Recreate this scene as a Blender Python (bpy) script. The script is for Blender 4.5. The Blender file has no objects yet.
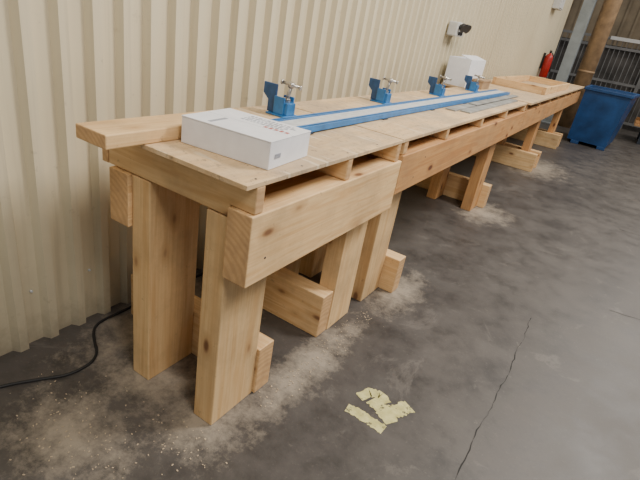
import bpy, bmesh, math, random
from mathutils import Vector, Matrix
random.seed(7)
S = bpy.context.scene
COL = S.collection

# ------------------------------------------------------------ materials
def newmat(name):
    m = bpy.data.materials.new(name); m.use_nodes = True
    nt = m.node_tree
    for n in list(nt.nodes): nt.nodes.remove(n)
    out = nt.nodes.new('ShaderNodeOutputMaterial')
    b = nt.nodes.new('ShaderNodeBsdfPrincipled')
    nt.links.new(b.outputs[0], out.inputs[0])
    return m, nt, b, out
def N(nt, t, **kw):
    n = nt.nodes.new(t)
    for k, v in kw.items(): setattr(n, k, v)
    return n
def L(nt, a, b): nt.links.new(a, b)
def ramp(nt, fac, stops):
    r = N(nt, 'ShaderNodeValToRGB')
    el = r.color_ramp.elements
    while len(el) < len(stops): el.new(0.5)
    for e, (p, c) in zip(el, stops):
        e.position = p; e.color = (c[0], c[1], c[2], 1)
    L(nt, fac, r.inputs[0]); return r.outputs[0]
def g(v): return (v, v, v)
def mix(nt, fac, a, b, mode='MIX'):
    m = N(nt, 'ShaderNodeMix', data_type='RGBA', blend_type=mode)
    if hasattr(fac, 'is_output'): L(nt, fac, m.inputs[0])
    else: m.inputs[0].default_value = fac
    for v, i in ((a, 6), (b, 7)):
        if hasattr(v, 'is_output'): L(nt, v, m.inputs[i])
        else: m.inputs[i].default_value = (v[0], v[1], v[2], 1)
    return m.outputs[2]
def noise(nt, vec, scale, detail=4, rough=0.55, dist=0.0):
    n = N(nt, 'ShaderNodeTexNoise')
    n.inputs['Scale'].default_value = scale; n.inputs['Detail'].default_value = detail
    n.inputs['Roughness'].default_value = rough; n.inputs['Distortion'].default_value = dist
    if vec is not None: L(nt, vec, n.inputs['Vector'])
    return n.outputs['Fac']
def mapping(nt, vec, scale=(1,1,1), loc=(0,0,0)):
    m = N(nt, 'ShaderNodeMapping')
    m.inputs['Scale'].default_value = scale; m.inputs['Location'].default_value = loc
    L(nt, vec, m.inputs[0]); return m.outputs[0]
def math_(nt, op, a, b=None, clamp=False):
    m = N(nt, 'ShaderNodeMath', operation=op); m.use_clamp = clamp
    for v, i in ((a, 0), (b, 1)):
        if v is None: continue
        if hasattr(v, 'is_output'): L(nt, v, m.inputs[i])
        else: m.inputs[i].default_value = v
    return m.outputs[0]
def bump(nt, b, h, strength=0.2, dist=0.01):
    bp = N(nt, 'ShaderNodeBump'); bp.inputs['Strength'].default_value = strength
    bp.inputs['Distance'].default_value = dist
    L(nt, h, bp.inputs['Height']); L(nt, bp.outputs[0], b.inputs['Normal'])
def objvec(nt):
    tc = N(nt, 'ShaderNodeTexCoord'); oi = N(nt, 'ShaderNodeObjectInfo')
    off = math_(nt, 'MULTIPLY', oi.outputs['Random'], 37.0)
    va = N(nt, 'ShaderNodeVectorMath', operation='ADD')
    L(nt, tc.outputs['Object'], va.inputs[0]); L(nt, off, va.inputs[1])
    return va.outputs[0], oi.outputs['Random']

def wood(name, axis, lo, hi, dark):
    m, nt, b, out = newmat(name)
    v, rnd = objvec(nt)
    st = [13, 13, 13]; st[axis] = 0.7
    vs = mapping(nt, v, st)
    n1 = noise(nt, vs, 1.6, 4, 0.58, 0.8)
    st2 = [70, 70, 70]; st2[axis] = 2.5
    n2 = noise(nt, mapping(nt, v, st2), 1.8, 3, 0.6)
    c = ramp(nt, n1, [(0.28, lo), (0.5, hi), (0.62, lo), (0.75, hi)])
    c = mix(nt, ramp(nt, n2, [(0.42, g(0)), (0.75, g(0.28))]), c, dark)
    # knots
    sk = [8, 8, 8]; sk[axis] = 3.6
    vo = N(nt, 'ShaderNodeTexVoronoi'); vo.inputs['Scale'].default_value = 1.0
    L(nt, mapping(nt, v, sk), vo.inputs['Vector'])
    k0 = ramp(nt, vo.outputs['Distance'], [(0.10, g(0.6)), (0.26, g(0))])
    c = mix(nt, k0, c, dark)
    k = ramp(nt, vo.outputs['Distance'], [(0.08, g(1)), (0.14, g(0))])
    c = mix(nt, k, c, (dark[0]*0.40, dark[1]*0.3, dark[2]*0.3))
    # dirt & per plank variation
    n3 = noise(nt, v, 3.0, 6, 0.68)
    c = mix(nt, ramp(nt, n3, [(0.46, g(0)), (0.72, g(0.45))]), c, (0.27, 0.18, 0.105))
    n4 = noise(nt, v, 26, 4, 0.7)
    c = mix(nt, ramp(nt, n4, [(0.64, g(0)), (0.72, g(0.4))]), c, (0.14, 0.09, 0.06))
    hv = N(nt, 'ShaderNodeHueSaturation')
    L(nt, c, hv.inputs['Color'])
    L(nt, math_(nt, 'ADD', math_(nt, 'MULTIPLY', rnd, 0.25), 0.86), hv.inputs['Value'])
    L(nt, hv.outputs[0], b.inputs['Base Color'])
    b.inputs['Roughness'].default_value = 0.6
    bump(nt, b, n2, 0.12, 0.002)
    return m
PLO, PHI, PDK = (0.68, 0.42, 0.185), (0.80, 0.555, 0.285), (0.48, 0.25, 0.09)
PINE = [wood('pine_lumber_%s' % 'xyz'[i], i, PLO, PHI, PDK) for i in range(3)]
OLO, OHI, ODK = (0.53, 0.25, 0.085), (0.65, 0.355, 0.14), (0.34, 0.13, 0.04)
PINE_OR = [wood('orange_pine_lumber_%s' % 'xyz'[i], i, OLO, OHI, ODK) for i in range(3)]

def endgrain():
    m, nt, b, out = newmat('pine_end_grain')
    v, rnd = objvec(nt)
    w = N(nt, 'ShaderNodeTexWave', wave_type='RINGS', rings_direction='SPHERICAL')
    w.inputs['Scale'].default_value = 38; w.inputs['Distortion'].default_value = 2.0
    w.inputs['Detail'].default_value = 3
    tc = N(nt, 'ShaderNodeTexCoord')
    L(nt, mapping(nt, tc.outputs['Object'], (1, 1, 1), (0.12, 0.02, 0.16)), w.inputs['Vector'])
    c = ramp(nt, w.outputs['Fac'], [(0.2, (0.62, 0.39, 0.19)), (0.9, (0.54, 0.325, 0.15))])
    c = mix(nt, ramp(nt, noise(nt, v, 24, 4, 0.7), [(0.4, g(0)), (0.75, g(0.6))]), c, (0.34, 0.21, 0.115))
    L(nt, c, b.inputs['Base Color']); b.inputs['Roughness'].default_value = 0.8
    return m
END = endgrain()

def plywood():
    m, nt, b, out = newmat('worn_plywood')
    v, rnd = objvec(nt)
    n1 = noise(nt, mapping(nt, v, (14, 1.6, 10)), 1.5, 6, 0.65, 1.0)
    c = ramp(nt, n1, [(0.3, (0.56, 0.37, 0.19)), (0.6, (0.70, 0.505, 0.29))])
    n2 = noise(nt, v, 2.6, 7, 0.7)
    c = mix(nt, ramp(nt, n2, [(0.42, g(0)), (0.58, g(0.7))]), c, (0.42, 0.325, 0.22))
    n3 = noise(nt, v, 34, 5, 0.78)
    c = mix(nt, ramp(nt, n3, [(0.56, g(0)), (0.66, g(0.75))]), c, (0.19, 0.14, 0.10))
    n5 = noise(nt, mapping(nt, v, (1, 1, 1), (3, 5, 1)), 7, 6, 0.8)
    c = mix(nt, ramp(nt, n5, [(0.56, g(0)), (0.68, g(0.55))]), c, (0.24, 0.185, 0.14))
    n4 = noise(nt, mapping(nt, v, (3, 22, 3)), 1.2, 4, 0.6)
    c = mix(nt, ramp(nt, n4, [(0.60, g(0)), (0.66, g(0.5))]), c, (0.80, 0.70, 0.52))
    L(nt, c, b.inputs['Base Color']); b.inputs['Roughness'].default_value = 0.7
    bump(nt, b, n3, 0.2, 0.002)
    return m
PLY = plywood()

def plain(name, col, rough=0.5, metal=0.0, var=0.12, scale=20, spec=None):
    m, nt, b, out = newmat(name)
    tc = N(nt, 'ShaderNodeTexCoord')
    n = noise(nt, tc.outputs['Object'], scale, 4)
    dk = tuple(c*(1-2*var) for c in col); lt = tuple(min(1, c*(1+var)) for c in col)
    L(nt, ramp(nt, n, [(0.3, dk), (0.7, lt)]), b.inputs['Base Color'])
    L(nt, math_(nt, 'ADD', math_(nt, 'MULTIPLY', n, 0.2), rough-0.1), b.inputs['Roughness'])
    b.inputs['Metallic'].default_value = metal
    if spec is not None: b.inputs['Specular IOR Level'].default_value = spec
    return m
BLUE = plain('blue_painted_steel', (0.03, 0.18, 0.46), 0.42, 0.0, 0.15)
BLUE_BIN = plain('blue_bin_paint', (0.009, 0.062, 0.20), 0.45, 0.0, 0.2, 4)
NAVY = plain('dark_steel', (0.05, 0.06, 0.08), 0.45, 0.5)
GALV = plain('galvanised_steel', (0.66, 0.70, 0.74), 0.42, 0.2, 0.1, 30)
CHROME = plain('bright_steel', (0.5, 0.48, 0.45), 0.3, 0.9)
WHITE = plain('white_carton', (0.80, 0.81, 0.85), 0.55, 0, 0.03)
LGREY = plain('light_grey_plastic', (0.6, 0.6, 0.58), 0.5, 0, 0.05)
BLACK = plain('black_plastic', (0.02, 0.02, 0.022), 0.45)
RED = plain('red_enamel', (0.42, 0.02, 0.015), 0.35)
GREYPANEL = plain('grey_sheet', (0.33, 0.34, 0.34), 0.5, 0.2, 0.2, 9)
RUBBER = plain('black_rubber', (0.012, 0.012, 0.013), 0.6)
TANPOLE = plain('tan_cardboard_tube', (0.38, 0.25, 0.14), 0.7, 0, 0.15, 8)
PALEBLUE = plain('pale_blue_grey_paint', (0.34, 0.38, 0.40), 0.5, 0, 0.1, 5)
DARKWALL = plain('dark_brown_cladding', (0.085, 0.078, 0.072), 0.7, 0, 0.3, 3)
GATEBAR = plain('dull_grey_gate_steel', (0.20, 0.20, 0.20), 0.6, 0.2, 0.2, 3)
TANWALL = plain('brown_wall_board', (0.28, 0.22, 0.145), 0.7, 0, 0.2, 2)
CHIP = plain('sawdust_chip', (0.50, 0.40, 0.28), 0.8)
CRACK = plain('crack_filler_dark', (0.018, 0.017, 0.016), 0.8)
INK_R = plain('red_label_ink', (0.5, 0.12, 0.10), 0.6)
INK_G = plain('grey_label_ink', (0.36, 0.38, 0.44), 0.6)

def wallmat():
    m, nt, b, out = newmat('cream_painted_metal')
    tc = N(nt, 'ShaderNodeTexCoord'); v = tc.outputs['Object']
    n = noise(nt, v, 0.8, 4)
    c = ramp(nt, n, [(0.3, (0.60, 0.53, 0.37)), (0.7, (0.67, 0.60, 0.43))])
    n2 = noise(nt, mapping(nt, v, (6, 30, 0.8)), 1.0, 4, 0.6)
    c = mix(nt, ramp(nt, n2, [(0.54, g(0)), (0.8, g(0.45))]), c, (0.34, 0.285, 0.19))
    n3 = noise(nt, v, 14, 5, 0.7)
    c = mix(nt, ramp(nt, n3, [(0.62, g(0)), (0.74, g(0.5))]), c, (0.35, 0.295, 0.205))
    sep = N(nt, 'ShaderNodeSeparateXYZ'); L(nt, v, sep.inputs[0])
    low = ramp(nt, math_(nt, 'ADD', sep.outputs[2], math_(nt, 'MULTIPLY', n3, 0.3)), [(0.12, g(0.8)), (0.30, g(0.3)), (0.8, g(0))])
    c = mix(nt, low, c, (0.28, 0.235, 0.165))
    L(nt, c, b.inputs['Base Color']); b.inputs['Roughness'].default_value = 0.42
    return m
WALL = wallmat()

def floormat():
    m, nt, b, out = newmat('worn_concrete')
    tc = N(nt, 'ShaderNodeTexCoord'); v = tc.outputs['Object']
    n1 = noise(nt, v, 0.9, 7, 0.62, 0.4)
    n2 = noise(nt, v, 4.0, 7, 0.74)
    c = ramp(nt, n1, [(0.30, (0.054, 0.047, 0.043)), (0.5, (0.074, 0.066, 0.060)), (0.72, (0.098, 0.087, 0.079))])
    c = mix(nt, ramp(nt, n2, [(0.35, g(0.7)), (0.52, g(0))]), c, (0.030, 0.027, 0.025))
    c = mix(nt, ramp(nt, n2, [(0.54, g(0)), (0.75, g(0.45))]), c, (0.14, 0.127, 0.114))
    n5 = noise(nt, v, 60, 3, 0.7)
    c = mix(nt, ramp(nt, n5, [(0.60, g(0)), (0.68, g(0.22))]), c, (0.18, 0.16, 0.14))
    n7 = noise(nt, v, 1.7, 8, 0.75, 1.2)
    c = mix(nt, ramp(nt, n7, [(0.58, g(0)), (0.64, g(0.35)), (0.70, g(0))]), c, (0.19, 0.17, 0.15))
    def blob(x, y, sx, sy):
        mp = N(nt, 'ShaderNodeMapping')
        mp.inputs['Location'].default_value = (-x/sx, -y/sy, 0)
        mp.inputs['Scale'].default_value = (1/sx, 1/sy, 0)
        L(nt, v, mp.inputs[0])
        ln = N(nt, 'ShaderNodeVectorMath', operation='LENGTH'); L(nt, mp.outputs[0], ln.inputs[0])
        return math_(nt, 'SUBTRACT', 1.0, ln.outputs['Value'], True)
    acc = None
    for a in [(-1.2, .66, .36, .28), (-.78, 1.5, .17, .78), (-1.45, 1.4, .4, .8), (-.75, 4.5, .4, .5),
              (-.7, 7.2, .6, 1.0), (-.74, 2.5, .20, .5), (-.9, 1.0, .26, .28), (-1.2, 1.05, .3, .3)]:
        x = blob(*a); acc = x if acc is None else math_(nt, 'MAXIMUM', acc, x)
    n6 = noise(nt, v, 9, 8, 0.8)
    d = math_(nt, 'ADD', math_(nt, 'MULTIPLY', acc, 0.45), math_(nt, 'SUBTRACT', n6, 0.5))
    c = mix(nt, ramp(nt, d, [(0.12, g(0)), (0.42, g(0.85))]), c, (0.36, 0.31, 0.245))
    L(nt, c, b.inputs['Base Color'])
    L(nt, ramp(nt, n2, [(0.3, g(0.36)), (0.7, g(0.58))]), b.inputs['Roughness'])
    bump(nt, b, math_(nt, 'ADD', n2, math_(nt, 'MULTIPLY', n5, 0.3)), 0.15, 0.006)
    return m
FLOOR = floormat()

def paintmat():
    m, nt, b, out = newmat('worn_yellow_floor_paint')
    tc = N(nt, 'ShaderNodeTexCoord'); v = tc.outputs['Object']
    n = noise(nt, v, 22, 6, 0.78)
    c = ramp(nt, noise(nt, v, 30, 4), [(0.3, (0.46, 0.42, 0.15)), (0.7, (0.70, 0.65, 0.30))])
    L(nt, c, b.inputs['Base Color']); b.inputs['Roughness'].default_value = 0.7
    L(nt, ramp(nt, n, [(0.36, g(0)), (0.43, g(1))]), b.inputs['Alpha'])
    return m
PAINT = paintmat()

# ------------------------------------------------------------ geometry helpers
def link(o, parent=None):
    COL.objects.link(o)
    if parent is not None: o.parent = parent
    return o
def empty(name, loc=(0, 0, 0)):
    e = bpy.data.objects.new(name, None); e.empty_display_size = 0.1; COL.objects.link(e)
    return e
def add_box(bm, x0, x1, y0, y1, z0, z1, mi=0, M=None):
    vs = [bm.verts.new(Vector((x, y, z)) if M is None else M @ Vector((x, y, z)))
          for x in (x0, x1) for y in (y0, y1) for z in (z0, z1)]
    for f in [(0,1,3,2),(4,6,7,5),(0,4,5,1),(2,3,7,6),(0,2,6,4),(1,5,7,3)]:
        fc = bm.faces.new([vs[i] for i in f]); fc.material_index = mi
def add_cyl(bm, p0, p1, r0, r1=None, seg=20, mi=0, smooth=True):
    r1 = r0 if r1 is None else r1
    p0 = Vector(p0); p1 = Vector(p1); d = (p1-p0)
    q = d.to_track_quat('Z', 'Y').to_matrix()
    a = [bm.verts.new(p0 + q @ Vector((r0*math.cos(2*math.pi*i/seg), r0*math.sin(2*math.pi*i/seg), 0))) for i in range(seg)]
    b = [bm.verts.new(p1 + q @ Vector((r1*math.cos(2*math.pi*i/seg), r1*math.sin(2*math.pi*i/seg), 0))) for i in range(seg)]
    for i in range(seg):
        j = (i+1) % seg
        f = bm.faces.new([a[i], a[j], b[j], b[i]]); f.smooth = smooth; f.material_index = mi
    f = bm.faces.new(list(reversed(a))); f.material_index = mi
    f = bm.faces.new(b); f.material_index = mi
def finish(name, bm, mats, parent=None, bevel=0.0, loc=(0,0,0)):
    bmesh.ops.recalc_face_normals(bm, faces=bm.faces)
    me = bpy.data.meshes.new(name); bm.to_mesh(me); bm.free()
    for m in mats: me.materials.append(m)
    o = bpy.data.objects.new(name, me); o.location = loc
    link(o, parent)
    if bevel:
        md = o.modifiers.new('bevel', 'BEVEL'); md.width = bevel; md.segments = 2; md.limit_method = 'ANGLE'
    return o
def beam(name, x0, x1, y0, y1, z0, z1, parent, axis=None, fam=None, bevel=0.004, mat=None):
    """timber member, origin at its centre, end grain on the cut ends"""
    sz = (x1-x0, y1-y0, z1-z0)
    if axis is None: axis = max(range(3), key=lambda i: sz[i])
    c = ((x0+x1)/2, (y0+y1)/2, (z0+z1)/2)
    bm = bmesh.new()
    add_box(bm, -sz[0]/2, sz[0]/2, -sz[1]/2, sz[1]/2, -sz[2]/2, sz[2]/2)
    bmesh.ops.recalc_face_normals(bm, faces=bm.faces)
    if mat is None:
        for f in bm.faces:
            if abs(f.normal[axis]) > 0.9: f.material_index = 1
        mats = [(fam or PINE)[axis], END]
    else: mats = [mat]
    return finish(name, bm, mats, parent, bevel, c)

# ------------------------------------------------------------ room
H = 1.45
WX = -1.70
bm = bmesh.new(); add_box(bm, WX-0.3, 9, -3, 19, -0.1, 0)
finish('floor', bm, [FLOOR])

def ribbed_wall():
    bm = bmesh.new()
    y = -2.0; pts = []
    P = 0.128
    R = 0.032
    while y < 12.3:
        pts += [(WX-R, y), (WX-R, y+0.062), (WX, y+0.078), (WX, y+0.112)]
        y += P
    z0, z1 = 0.0, 5.0
    prev = None
    for (x, yy) in pts:
        a = bm.verts.new((x, yy, z0)); b = bm.verts.new((x, yy, z1))
        if prev: bm.faces.new([prev[0], a, b, prev[1]])
        prev = (a, b)
    add_box(bm, WX-0.10, WX-0.04, -2.0, 12.3, 0, 5.0)
    k = 0; y = -2.0
    while y < 12.2:
        for z in (0.25, 1.55, 1.85, 3.1):
            if k % 2 == 0:
                add_cyl(bm, (WX-R, y+0.031, z), (WX-R+0.008, y+0.031, z), 0.006, 0.005, 8, 1)
        y += P; k += 1
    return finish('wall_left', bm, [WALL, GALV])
ribbed_wall()

bm = bmesh.new()
add_box(bm, -6, 9, 17.0, 17.15, 0, 6, 0)
x = -6
while x < 9:
    add_box(bm, x, x+0.06, 16.95, 17.0, 0, 6, 0); x += 0.3
finish('wall_back', bm, [TANWALL])

fence = empty('steel_mesh_gate')
bm = bmesh.new()
for x in [-2.4+1.25*i for i in range(7)]:
    add_box(bm, x-0.04, x+0.04, 14.96, 15.04, 0, 2.1)
for z in (0.15, 1.05, 1.85, 2.05):
    add_box(bm, -2.4, 5.1, 14.975, 15.025, z-0.03, z+0.03)
x = -2.4
while x < 5.1:
    add_box(bm, x-0.008, x+0.008, 14.99, 15.005, 0.1, 2.05); x += 0.12
finish('bars', bm, [GATEBAR], fence)
bm = bmesh.new()
add_box(bm, -2.4, 5.1, 15.10, 15.13, 0.0, 1.9)
finish('backing_sheet', bm, [DARKWALL], fence)
bm = bmesh.new()
add_box(bm, -0.9, 4.2, 14.90, 14.94, 2.02, 2.10)
finish('sign_rail', bm, [LGREY], fence)

bm = bmesh.new()
add_box(bm, -1.50, -1.28, 12.35, 12.39, 0, 6); add_box(bm, -1.50, -1.28, 12.57, 12.61, 0, 6)
add_box(bm, -1.405, -1.375, 12.39, 12.57, 0, 6)
add_box(bm, -1.56, -1.22, 12.28, 12.68, 0, 0.03)
finish('steel_column', bm, [PALEBLUE], None, 0.004)
bm = bmesh.new()
add_cyl(bm, (-.98, 12.6, 0), (-.98, 12.6, 6), 0.17, None, 32)
add_cyl(bm, (-.98, 12.6, 1.2), (-.98, 12.6, 1.25), 0.176, None, 32)
finish('round_column', bm, [TANPOLE])

# ------------------------------------------------------------ workbench
XF, XFI = -0.76, -0.855
XL0, XL1 = -0.95, -0.857
RL0, RL1 = -1.30, -1.207
wb = empty('workbench')
def frame(y0, y1, foot, parent, ztop, fam=PINE, xend=-0.80, fam2=None):
    beam('leg_front', XL0, XL1, y0, y1, 0, ztop, parent, 2, fam)
    beam('leg_rear', RL0, RL1, y0, y1, 0, ztop, parent, 2, fam)
    if foot == 'far' or foot == 'both':
        beam('foot_beam', -1.62, xend, y1+0.001, y1+0.095, 0, 0.225, parent, 0, fam2 or fam)
    if foot == 'near' or foot == 'both':
        beam('foot_beam', -1.62, xend, y0-0.095, y0-0.001, 0, 0.235, parent, 0, fam2 or fam)
frame(1.0, 1.235, 'far', wb, 0.858, xend=-0.845)
frame(1.83, 2.05, 'near', wb, 0.858, xend=-0.862)
beam('front_beam', XFI, XF, 0.985, 2.05, 0.66, 0.899, wb, 1)
beam('rear_beam', -1.40, -1.302, 0.985, 2.05, 0.66, 0.858, wb, 1)
bm = bmesh.new()
prof = [(-1.42, .862), (-.858, .862), (-.858, .901), (-.765, .901), (-.765, .984), (-1.42, .984)]
cx, cz = -1.1, .92
A = [bm.verts.new((x-cx, -0.019, z-cz)) for x, z in prof]; B = [bm.verts.new((x-cx, 0.019, z-cz)) for x, z in prof]
bm.faces.new(A); bm.faces.new(B[::-1])
for i in range(6):
    j = (i+1) % 6
    f = bm.faces.new([A[j], A[i], B[i], B[j]])
    if i in (3, 5): f.material_index = 1
finish('end_apron', bm, [PINE[0], END], wb, 0.003, (cx, 1.019, cz))
for y in (1.53, 1.985):
    beam('cross_joist', -1.42, -0.768, y, y+0.036, 0.901, 0.984, wb, 0)
beam('shelf_board', -1.41, -0.858, 1.04, 2.05, 0.859, 0.867, wb, 1, fam=PINE_OR, bevel=0)
beam('rear_rail', -1.458, -1.422, 1.0, 2.05, 0.86, 0.984, wb, 1, PINE_OR)
frame(2.20, 2.43, 'far', wb, 0.862, PINE, -0.765)
frame(4.40, 4.63, 'far', wb, 0.862, PINE_OR, -0.79, PINE)
beam('front_beam', XFI, XF, 2.055, 5.02, 0.727, 0.920, wb, 1, PINE_OR)
beam('rear_beam', -1.40, -1.302, 2.055, 5.02, 0.70, 0.862, wb, 1, PINE_OR)
for y in (2.06, 2.66, 3.40, 4.15, 4.93):
    beam('cross_joist', -1.42, -0.768, y, y+0.045, 0.922, 0.984, wb, 0)
beam('shelf_board', -1.41, -0.86, 2.06, 5.0, 0.863, 0.872, wb, 1, fam=PINE_OR, bevel=0)
beam('rear_rail', -1.458, -1.422, 2.055, 5.0, 0.86, 0.984, wb, 1, PINE_OR)
beam('plywood_top', -1.195, -0.765, 0.953, 2.02, 0.985, 1.0, wb, 1, mat=PLY, bevel=0.0015)
beam('top_strip', -1.46, -1.197, 1.0, 2.02, 0.985, 1.0, wb, 1, mat=PLY, bevel=0.0015)
beam('plywood_top', -1.46, -0.765, 2.023, 4.98, 0.985, 1.002, wb, 1, mat=PLY, bevel=0.0015)
wb2 = empty('workbench.001')
frame(6.90, 7.13, 'both', wb2, 0.862, PINE_OR, -0.72, PINE)
frame(9.20, 9.43, 'both', wb2, 0.862, PINE_OR, -0.72, PINE)
beam('front_beam', XFI, XF, 5.03, 10.45, 0.727, 0.920, wb2, 1, PINE_OR)
beam('rear_beam', -1.40, -1.302, 5.03, 10.45, 0.70, 0.862, wb2, 1, PINE_OR)
y = 5.05
while y < 10.4:
    beam('cross_joist', -1.60, -0.768, y, y+0.045, 0.922, 0.984, wb2, 0); y += 0.76
beam('shelf_board', -1.59, -0.86, 5.05, 10.4, 0.863, 0.872, wb2, 1, fam=PINE_OR, bevel=0)
beam('plywood_top', -1.64, -0.735, 5.0, 10.5, 0.985, 1.006, wb2, 1, mat=PLY, bevel=0.0015)
beam('edge_rail', -0.86, -0.82, 6.3, 8.6, 1.0065, 1.09, wb2, 1)
beam('edge_rail', -1.45, -1.41, 6.3, 8.6, 1.0065, 1.09, wb2, 1)
beam('edge_rail', -1.41, -0.86, 6.3, 6.34, 1.0065, 1.09, wb2, 0)
beam('edge_rail', -1.41, -0.86, 8.56, 8.6, 1.0065, 1.09, wb2, 0)

beam('loose_plank', -1.315, -1.175, 0.818, 1.50, 1.001, 1.045, None, 1, PINE)

bm = bmesh.new()
for (y, z) in [(1.07, .74), (2.26, .78), (2.37, .87)]:
    add_cyl(bm, (XF-0.002, y, z), (XF+0.001, y, z), 0.004, None, 10)
for y in (1.02, 1.25, 1.55, 1.8):
    add_cyl(bm, (-.79, y, .999), (-.79, y, 1.0008), 0.004, None, 10)
finish('screw_heads', bm, [NAVY], wb)

# ------------------------------------------------------------ white carton
def carton():
    e = empty('white_cardboard_box')
    e.location = (-0.817, 1.108, 1.001); e.rotation_euler = (0, 0, math.radians(6))
    w, d, h = 0.335, 0.25, 0.088
    bm = bmesh.new(); add_box(bm, -w, 0, 0, d, 0, h-0.004)
    finish('carton_body', bm, [WHITE], e, 0.002)
    bm = bmesh.new(); add_box(bm, -w-0.001, 0.001, -0.001, d/2-0.001, h-0.0038, h)
    add_box(bm, -w-0.001, 0.001, d/2+0.001, d+0.001, h-0.0038, h)
    finish('lid_flaps', bm, [WHITE], e, 0.001)
    bm = bmesh.new()
    for r in range(4):
        x = -0.22
        while x < -0.05:
            wd = random.uniform(.006, .02)
            add_box(bm, x, x+wd, 0.215-0.02*r, 0.226-0.02*r, h, h+0.0006)
            x += wd+.006
    add_box(bm, -0.25, -0.235, 0.02, 0.11, h, h+0.0006)
    for i in range(6):
        add_box(bm, 0.001, 0.0016, 0.03+0.006*i, 0.033+0.006*i, 0.03, 0.045)
    finish('lid_print', bm, [INK_G], e)
    bm = bmesh.new()
    for i in range(5): add_box(bm, -0.115+0.02*i, -0.102+0.02*i, 0.131, 0.147, h, h+0.0006)
    finish('logo_print', bm, [INK_R], e)
carton()

# ------------------------------------------------------------ blue track
tk = empty('blue_clamp_track')
y1 = 5.35
for xc, y0 in ((-1.155, 1.45), (-1.035, 1.51)):
    bm = bmesh.new()
    add_box(bm, xc-0.015, xc+0.015, y0, y1, 1.0068, 1.010)
    add_box(bm, xc-0.015, xc-0.011, y0, y1, 1.010, 1.031)
    add_box(bm, xc+0.011, xc+0.015, y0, y1, 1.010, 1.031)
    add_box(bm, xc-0.011, xc-0.004, y0, y1, 1.028, 1.031)
    add_box(bm, xc+0.004, xc+0.011, y0, y1, 1.028, 1.031)
    finish('channel_rail', bm, [BLUE], tk, 0.0008)
bm = bmesh.new()
add_box(bm, -1.138, -1.052, 1.50, 5.33, 1.0068, 1.027)
finish('rail_spacer', bm, [GALV], tk)
bm = bmesh.new()
for i in range(6):
    y = 1.6+0.72*i
    add_box(bm, -1.18, -1.01, y, y+0.05, 1.0025, 1.0068)
finish('mounting_plates', bm, [NAVY], tk)

# ------------------------------------------------------------ blue clamps
NAVYB = plain('dark_blue_painted_steel', (0.02, 0.075, 0.20), 0.45, 0.0, 0.15)
def clamp(x, y, zb):
    e = empty('blue_bench_clamp'); e.location = (x, y, zb)
    bm = bmesh.new()
    add_box(bm, -0.045, 0.065, -0.05, 0.05, 0, 0.008)
    add_box(bm, 0.0, 0.06, -0.032, 0.032, 0.008, 0.062)
    add_box(bm, -0.012, 0.045, -0.04, -0.03, 0.008, 0.085)
    add_box(bm, -0.012, 0.045, 0.03, 0.04, 0.008, 0.085)
    finish('clamp_body', bm, [BLUE], e, 0.003)
    bm = bmesh.new()
    pr = [(-0.055, 0.008), (-0.005, 0.008), (-0.005, 0.075), (-0.014, 0.085), (-0.014, 0.132), (-0.085, 0.132), (-0.085, 0.085), (-0.055, 0.06)]
    A = [bm.verts.new((a, -0.028, b)) for a, b in pr]; B = [bm.verts.new((a, -0.014, b)) for a, b in pr]
    bm.faces.new(A); bm.faces.new(B[::-1])
    for i in range(len(pr)):
        j = (i+1) % len(pr); bm.faces.new([A[j], A[i], B[i], B[j]])
    add_box(bm, -0.058, -0.05, -0.014, 0.03, 0.03, 0.12)
    finish('jaw_plate', bm, [NAVYB], e, 0.002)
    bm = bmesh.new()
    add_cyl(bm, (0.028, 0.0, 0.05), (0.045, 0.0, 0.142), 0.009, None, 14)
    add_cyl(bm, (0.028, 0.0, 0.062), (0.031, 0.0, 0.078), 0.018, None, 6, smooth=False)
    add_cyl(bm, (0.002, -0.01, 0.146), (0.088, 0.01, 0.136), 0.007, None, 12)
    add_cyl(bm, (-0.003, -0.011, 0.1466), (0.005, -0.009, 0.1456), 0.011, None, 12)
    add_cyl(bm, (0.084, 0.009, 0.1366), (0.092, 0.011, 0.1355), 0.011, None, 12)
    add_cyl(bm, (0.043, 0.0, 0.130), (0.047, 0.0, 0.152), 0.014, None, 14)
    finish('screw_handle', bm, [CHROME], e)
for y in (1.80, 2.85, 3.90, 4.90):
    clamp(-1.30, y, 1.0005 if y < 2 else 1.0025)

bm = bmesh.new()
add_box(bm, -0.995, -0.925, 3.25, 4.95, 1.0025, 1.012)
add_box(bm, -0.912, -0.842, 3.32, 4.90, 1.0025, 1.012)
add_box(bm, -0.985, -0.92, 3.75, 5.3, 1.0125, 1.020)
finish('grey_trim_strips', bm, [GREYPANEL], None, 0.001)

e = empty('storage_carton')
bm = bmesh.new()
t = 0.006
x0, x1, y0, y1, z0, z1 = -1.63, -1.40, 4.999, 5.55, 1.0065, 1.27
y0 = 5.005
add_box(bm, x0, x1, y0, y1, z0, z0+t)
add_box(bm, x0, x0+t, y0, y1, z0+t, z1); add_box(bm, x1-t, x1, y0, y1, z0+t, z1)
add_box(bm, x0+t, x1-t, y0, y0+t, z0+t, z1); add_box(bm, x0+t, x1-t, y1-t, y1, z0+t, z1)
M = Matrix.Translation((x1, 0, z1)) @ Matrix.Rotation(math.radians(195), 4, 'Y')
add_box(bm, 0, 0.12, y0, y1, 0, 0.004, 0, M)
add_box(bm, x0+t, x1-t, y0+t, y1-t, z0+0.12, z0+0.16, 1)
finish('carton_shell', bm, [WHITE, LGREY], e, 0.001)
bm = bmesh.new(); add_box(bm, x1+0.01, x1+0.12, 5.2, 5.5, 1.007, 1.09)
add_box(bm, x1+0.005, x1+0.125, 5.195, 5.505, 1.075, 1.095)
finish('small_parts_box', bm, [TANPOLE], None, 0.003)

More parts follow.
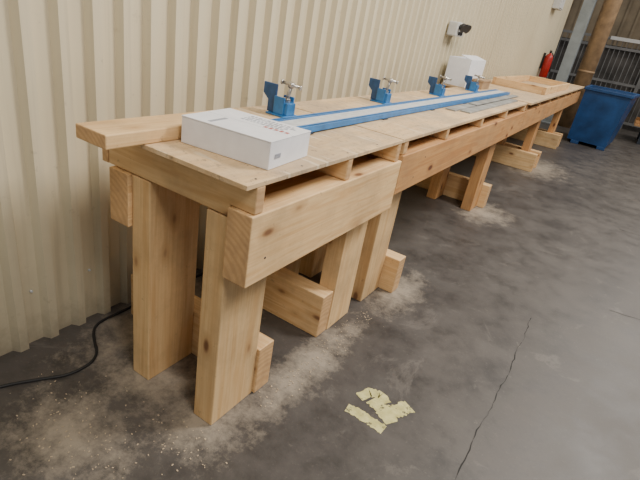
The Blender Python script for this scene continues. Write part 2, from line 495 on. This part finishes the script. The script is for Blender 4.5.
# ------------------------------------------------------------ wall objects
e = empty('emergency_light')
bm = bmesh.new(); add_box(bm, WX-0.001, WX+0.10, 4.93, 5.16, 1.45, 1.58)
finish('housing', bm, [LGREY], e, 0.012)
bm = bmesh.new()
for y in (4.98, 5.11):
    add_cyl(bm, (WX+0.10, y, 1.54), (WX+0.12, y, 1.54), 0.02, 0.02, 14)
    add_cyl(bm, (WX+0.12, y, 1.545), (WX+0.15, y-0.01, 1.53), 0.034, 0.044, 20)
add_box(bm, WX+0.10, WX+0.104, 4.98, 5.11, 1.465, 1.495)
finish('lamp_heads', bm, [BLACK], e)

e = empty('electrical_box')
bm = bmesh.new(); add_box(bm, WX-0.001, WX+0.12, 10.1, 10.5, 2.18, 2.5)
add_box(bm, WX+0.12, WX+0.13, 10.12, 10.48, 2.2, 2.48)
add_cyl(bm, (WX+0.14, 10.3, 2.34), (WX+0.13, 10.3, 2.34), 0.02, None, 12)
finish('enclosure', bm, [LGREY], e, 0.004)

e = empty('fire_extinguisher')
fx, fy, fz = WX+0.11, 11.0, 1.0
bm = bmesh.new()
prof = [(0.0, 0.0), (0.07, 0.0), (0.078, 0.012), (0.078, 0.36), (0.07, 0.40), (0.045, 0.435), (0.025, 0.445), (0.025, 0.46)]
rings = []
for r, z in prof[1:]:
    rings.append([bm.verts.new((fx+r*math.cos(2*math.pi*i/24), fy+r*math.sin(2*math.pi*i/24), fz+z)) for i in range(24)])
bm.faces.new(rings[0][::-1]); bm.faces.new(rings[-1])
for a, b in zip(rings, rings[1:]):
    for i in range(24):
        j = (i+1) % 24; f = bm.faces.new([a[i], a[j], b[j], b[i]]); f.smooth = True
finish('cylinder_body', bm, [RED], e)
bm = bmesh.new()
add_box(bm, fx-0.02, fx+0.02, fy-0.02, fy+0.03, fz+0.46, fz+0.50)
add_box(bm, fx-0.012, fx+0.012, fy-0.11, fy+0.02, fz+0.505, fz+0.515)
add_box(bm, fx-0.012, fx+0.012, fy-0.10, fy, fz+0.475, fz+0.483)
add_box(bm, WX-0.001, WX+0.032, fy-0.03, fy+0.03, fz+0.15, fz+0.45)
add_cyl(bm, (fx+0.03, fy+0.03, fz+0.47), (fx+0.08, fy+0.05, fz+0.38), 0.011)
add_cyl(bm, (fx+0.08, fy+0.05, fz+0.38), (fx+0.085, fy+0.05, fz+0.12), 0.011, 0.018)
finish('valve_and_hose', bm, [BLACK], e, 0.002)

# ------------------------------------------------------------ blue tipping bin
e = empty('blue_tipping_bin')
bm = bmesh.new()
def frust(bm, a, b, z0, z1):
    A = [bm.verts.new((x, y, z0)) for x, y in a]; B = [bm.verts.new((x, y, z1)) for x, y in b]
    for i in range(len(A)):
        j = (i+1) % len(A); bm.faces.new([A[i], A[j], B[j], B[i]])
    return A, B
DX, DY = -.04, -.18
oa = [(-.66, 10.55), (.02, 10.5), (.10, 11.7), (-.66, 11.7)]
ob = [(-.66, 10.5), (.10, 10.45), (.20, 11.8), (-.66, 11.8)]
ia = [(-.63, 10.58), (-.01, 10.53), (.07, 11.67), (-.63, 11.67)]; ib = [(-.63, 10.53), (.07, 10.48), (.17, 11.77), (-.63, 11.77)]
sh = lambda Q: [(x+DX, y+DY) for x, y in Q]
oa, ob, ia, ib = map(sh, (oa, ob, ia, ib))
A, B = frust(bm, oa, ob, 0.06, 1.0)
bm.faces.new(A[::-1])
C, D = frust(bm, ia, ib, 0.10, 1.0)
bm.faces.new(C)
for i in range(4):
    j = (i+1) % 4; bm.faces.new([B[i], B[j], D[j], D[i]])
finish('hopper', bm, [BLUE_BIN], e)
bm = bmesh.new()
def bar(p, q, w=0.025):
    p = Vector(p); q = Vector(q); d = q-p; M = Matrix.Translation(p) @ d.to_track_quat('X', 'Z').to_matrix().to_4x4()
    add_box(bm, -w, d.length+w, -w, w, -w, w, 0, M)
top = [(x, y, 1.0) for x, y in ob]
for i in range(4): bar(top[i], top[(i+1) % 4])
for x in (-.62, -.16):
    add_box(bm, x, x+.14, 10.5+DY, 11.7+DY, 0.0, 0.059)
finish('rim_and_skids', bm, [BLUE_BIN], e, 0.006)

e = empty('lumber_rack')
bm = bmesh.new()
for x in (0.55, 2.4):
    for y in (12.6, 13.6):
        add_box(bm, x-.04, x+.04, y-.04, y+.04, 0, 1.15)
for z in (0.35, 0.75):
    for y in (12.6, 13.6): add_box(bm, 0.5, 2.45, y-.04, y+.04, z-.05, z)
    for x in (0.55, 2.4): add_box(bm, x-.03, x+.03, 12.6, 13.6, z-.05, z)
finish('rack_frame', bm, [NAVY], e, 0.004)
for i in range(5):
    beam('stacked_board', 0.32, 2.5, 12.58+0.2*i, 12.75+0.2*i, 0.352, 0.352+0.05*(1+i % 3), e, 0, PINE_OR)
    beam('stacked_board', 0.32, 2.3, 12.58+0.2*i, 12.75+0.2*i, 0.752, 0.752+0.05*(1+(i+1) % 2), e, 0, PINE_OR)

# ------------------------------------------------------------ floor details
def strip(name, pts, w, mat, z=0.0012, jag=0.5):
    bm = bmesh.new(); prev = None
    P = []
    for (a, b) in zip(pts, pts[1:]):
        n = max(2, int((Vector(b)-Vector(a)).length/0.03))
        for i in range(n): P.append(Vector(a).lerp(Vector(b), i/n))
    P.append(Vector(pts[-1]))
    wob = 0
    for i, p in enumerate(P):
        d = (P[min(i+1, len(P)-1)]-P[max(i-1, 0)]).normalized(); nrm = Vector((-d.y, d.x))
        wob = wob*0.85+random.uniform(-1, 1)*0.006
        q = p+nrm*wob; ww = w*(1+random.uniform(-jag, jag))
        a = bm.verts.new((q.x-nrm.x*ww, q.y-nrm.y*ww, z)); b = bm.verts.new((q.x+nrm.x*ww, q.y+nrm.y*ww, z))
        if prev: bm.faces.new([prev[0], a, b, prev[1]])
        prev = (a, b)
    return finish(name, bm, [mat])
strip('floor_crack', [(-.03, 1.2), (-.02, 1.58), (0.0, 2.1), (-.02, 2.85)], 0.0018, CRACK, jag=.8)
strip('floor_crack', [(.40, 3.40), (.62, 3.44), (.95, 3.42), (1.6, 3.5)], 0.0025, CRACK)
strip('floor_crack', [(.4, 5.4), (1.2, 5.45), (2.5, 5.4)], 0.0025, CRACK)

def stroke(bm, pts, w, z=0.0010):
    prev = None
    P = []
    for a, b in zip(pts, pts[1:]):
        n = 8
        for i in range(n): P.append(Vector(a).lerp(Vector(b), i/n))
    P.append(Vector(pts[-1]))
    for i, p in enumerate(P):
        d = (P[min(i+1, len(P)-1)]-P[max(i-1, 0)]).normalized(); nrm = Vector((-d.y, d.x))
        w1 = w*random.uniform(0.8, 1.15); w2 = w*random.uniform(0.8, 1.15)
        a = bm.verts.new((p.x-nrm.x*w1, p.y-nrm.y*w1, z)); b = bm.verts.new((p.x+nrm.x*w2, p.y+nrm.y*w2, z))
        if prev: bm.faces.new([prev[0], a, b, prev[1]])
        prev = (a, b)
bm = bmesh.new()
stroke(bm, [(-.51, 1.435), (-.45, 1.442), (-.39, 1.438), (-.335, 1.435)], 0.026)
stroke(bm, [(-.50, 1.525), (-.475, 1.585), (-.43, 1.60), (-.39, 1.575)], 0.026, 0.0011)
stroke(bm, [(-.45, 1.55), (-.39, 1.53), (-.325, 1.49)], 0.034, 0.0012)
stroke(bm, [(-.37, 1.52), (-.335, 1.57), (-.305, 1.63)], 0.034, 0.0013)
finish('painted_floor_marking', bm, [PAINT])

cu = bpy.data.curves.new('power_cable', 'CURVE'); cu.dimensions = '3D'; cu.bevel_depth = 0.006; cu.bevel_resolution = 4
sp = cu.splines.new('NURBS')
cp = [(-1.66, .20), (-1.62, .45), (-1.565, .62), (-1.50, .73), (-1.44, .82), (-1.45, .95), (-1.60, 1.02), (-1.66, 1.08), (-1.66, 1.20), (-1.66, 1.5), (-1.66, 1.9), (-1.66, 2.3)]
sp.points.add(len(cp)-1)
for p, (x, y) in zip(sp.points, cp): p.co = (x, y, 0.0065, 1)
sp.use_endpoint_u = True; sp.order_u = 3
o = bpy.data.objects.new('power_cable', cu); cu.materials.append(RUBBER); link(o)

bm = bmesh.new()
for i in range(420):
    r = random.random()
    if r < .35: x, y = random.gauss(-1.15, .2), random.gauss(.66, .10)
    elif r < .85: x, y = random.gauss(-.77, .035), random.uniform(1.2, 2.15)
    else: x, y = random.gauss(-.85, .08), random.gauss(.87, .06)
    if x < -1.6 or (y > .98 and x < -.84): continue
    s = random.uniform(.0009, .0024); a = random.random()*3.14
    M = Matrix.Translation((x, y, 0.001)) @ Matrix.Rotation(a, 4, 'Z')
    add_box(bm, -s*1.6, s*1.6, -s*.9, s*.9, 0, s*.6, 0, M)
finish('wood_chips', bm, [CHIP])

# ------------------------------------------------------------ lights
def area(name, loc, target, size, sy, power, col=(1, .94, .86)):
    l = bpy.data.lights.new(name, 'AREA'); l.shape = 'RECTANGLE'; l.size = size; l.size_y = sy
    l.energy = power; l.color = col
    o = bpy.data.objects.new(name, l); o.location = loc
    o.rotation_euler = (Vector(target)-Vector(loc)).to_track_quat('-Z', 'Y').to_euler()
    COL.objects.link(o)
area('ceiling_lamp', (1.6, -0.2, 4.4), (-.8, 1.4, .5), 1.0, 1.6, 120)
area('ceiling_lamp', (1.2, 3.6, 4.4), (-1.2, 2.4, .6), 0.8, 1.4, 210)
area('ceiling_lamp', (1.8, 8.0, 5.0), (-.6, 7, .3), 1.2, 3.0, 240)
area('ceiling_lamp', (2.2, 12.5, 5.2), (0, 11.5, .3), 1.2, 3.0, 150)
w = bpy.data.worlds.new('world'); S.world = w; w.use_nodes = True
bg = w.node_tree.nodes['Background']; bg.inputs[0].default_value = (1.0, 0.975, 0.94, 1); bg.inputs[1].default_value = 0.36

# ------------------------------------------------------------ camera
f = 475.0
Yc = Vector((320, -170, 475)).normalized()
Xc = Vector((914.7, 394.7, -475)).normalized()
Xc = (Xc - Yc*Xc.dot(Yc)).normalized()
Zc = Xc.cross(Yc)
right = Vector((Xc.x, Yc.x, Zc.x)); down = Vector((Xc.y, Yc.y, Zc.y)); fwd = Vector((Xc.z, Yc.z, Zc.z))
M = Matrix((( right.x, -down.x, -fwd.x, 0), (right.y, -down.y, -fwd.y, 0), (right.z, -down.z, -fwd.z, H), (0, 0, 0, 1)))
cam = bpy.data.cameras.new('camera'); cam.sensor_width = 36; cam.lens = f/640*36; cam.clip_end = 100; cam.clip_start = 0.05
co = bpy.data.objects.new('camera', cam); COL.objects.link(co); co.matrix_world = M
S.camera = co
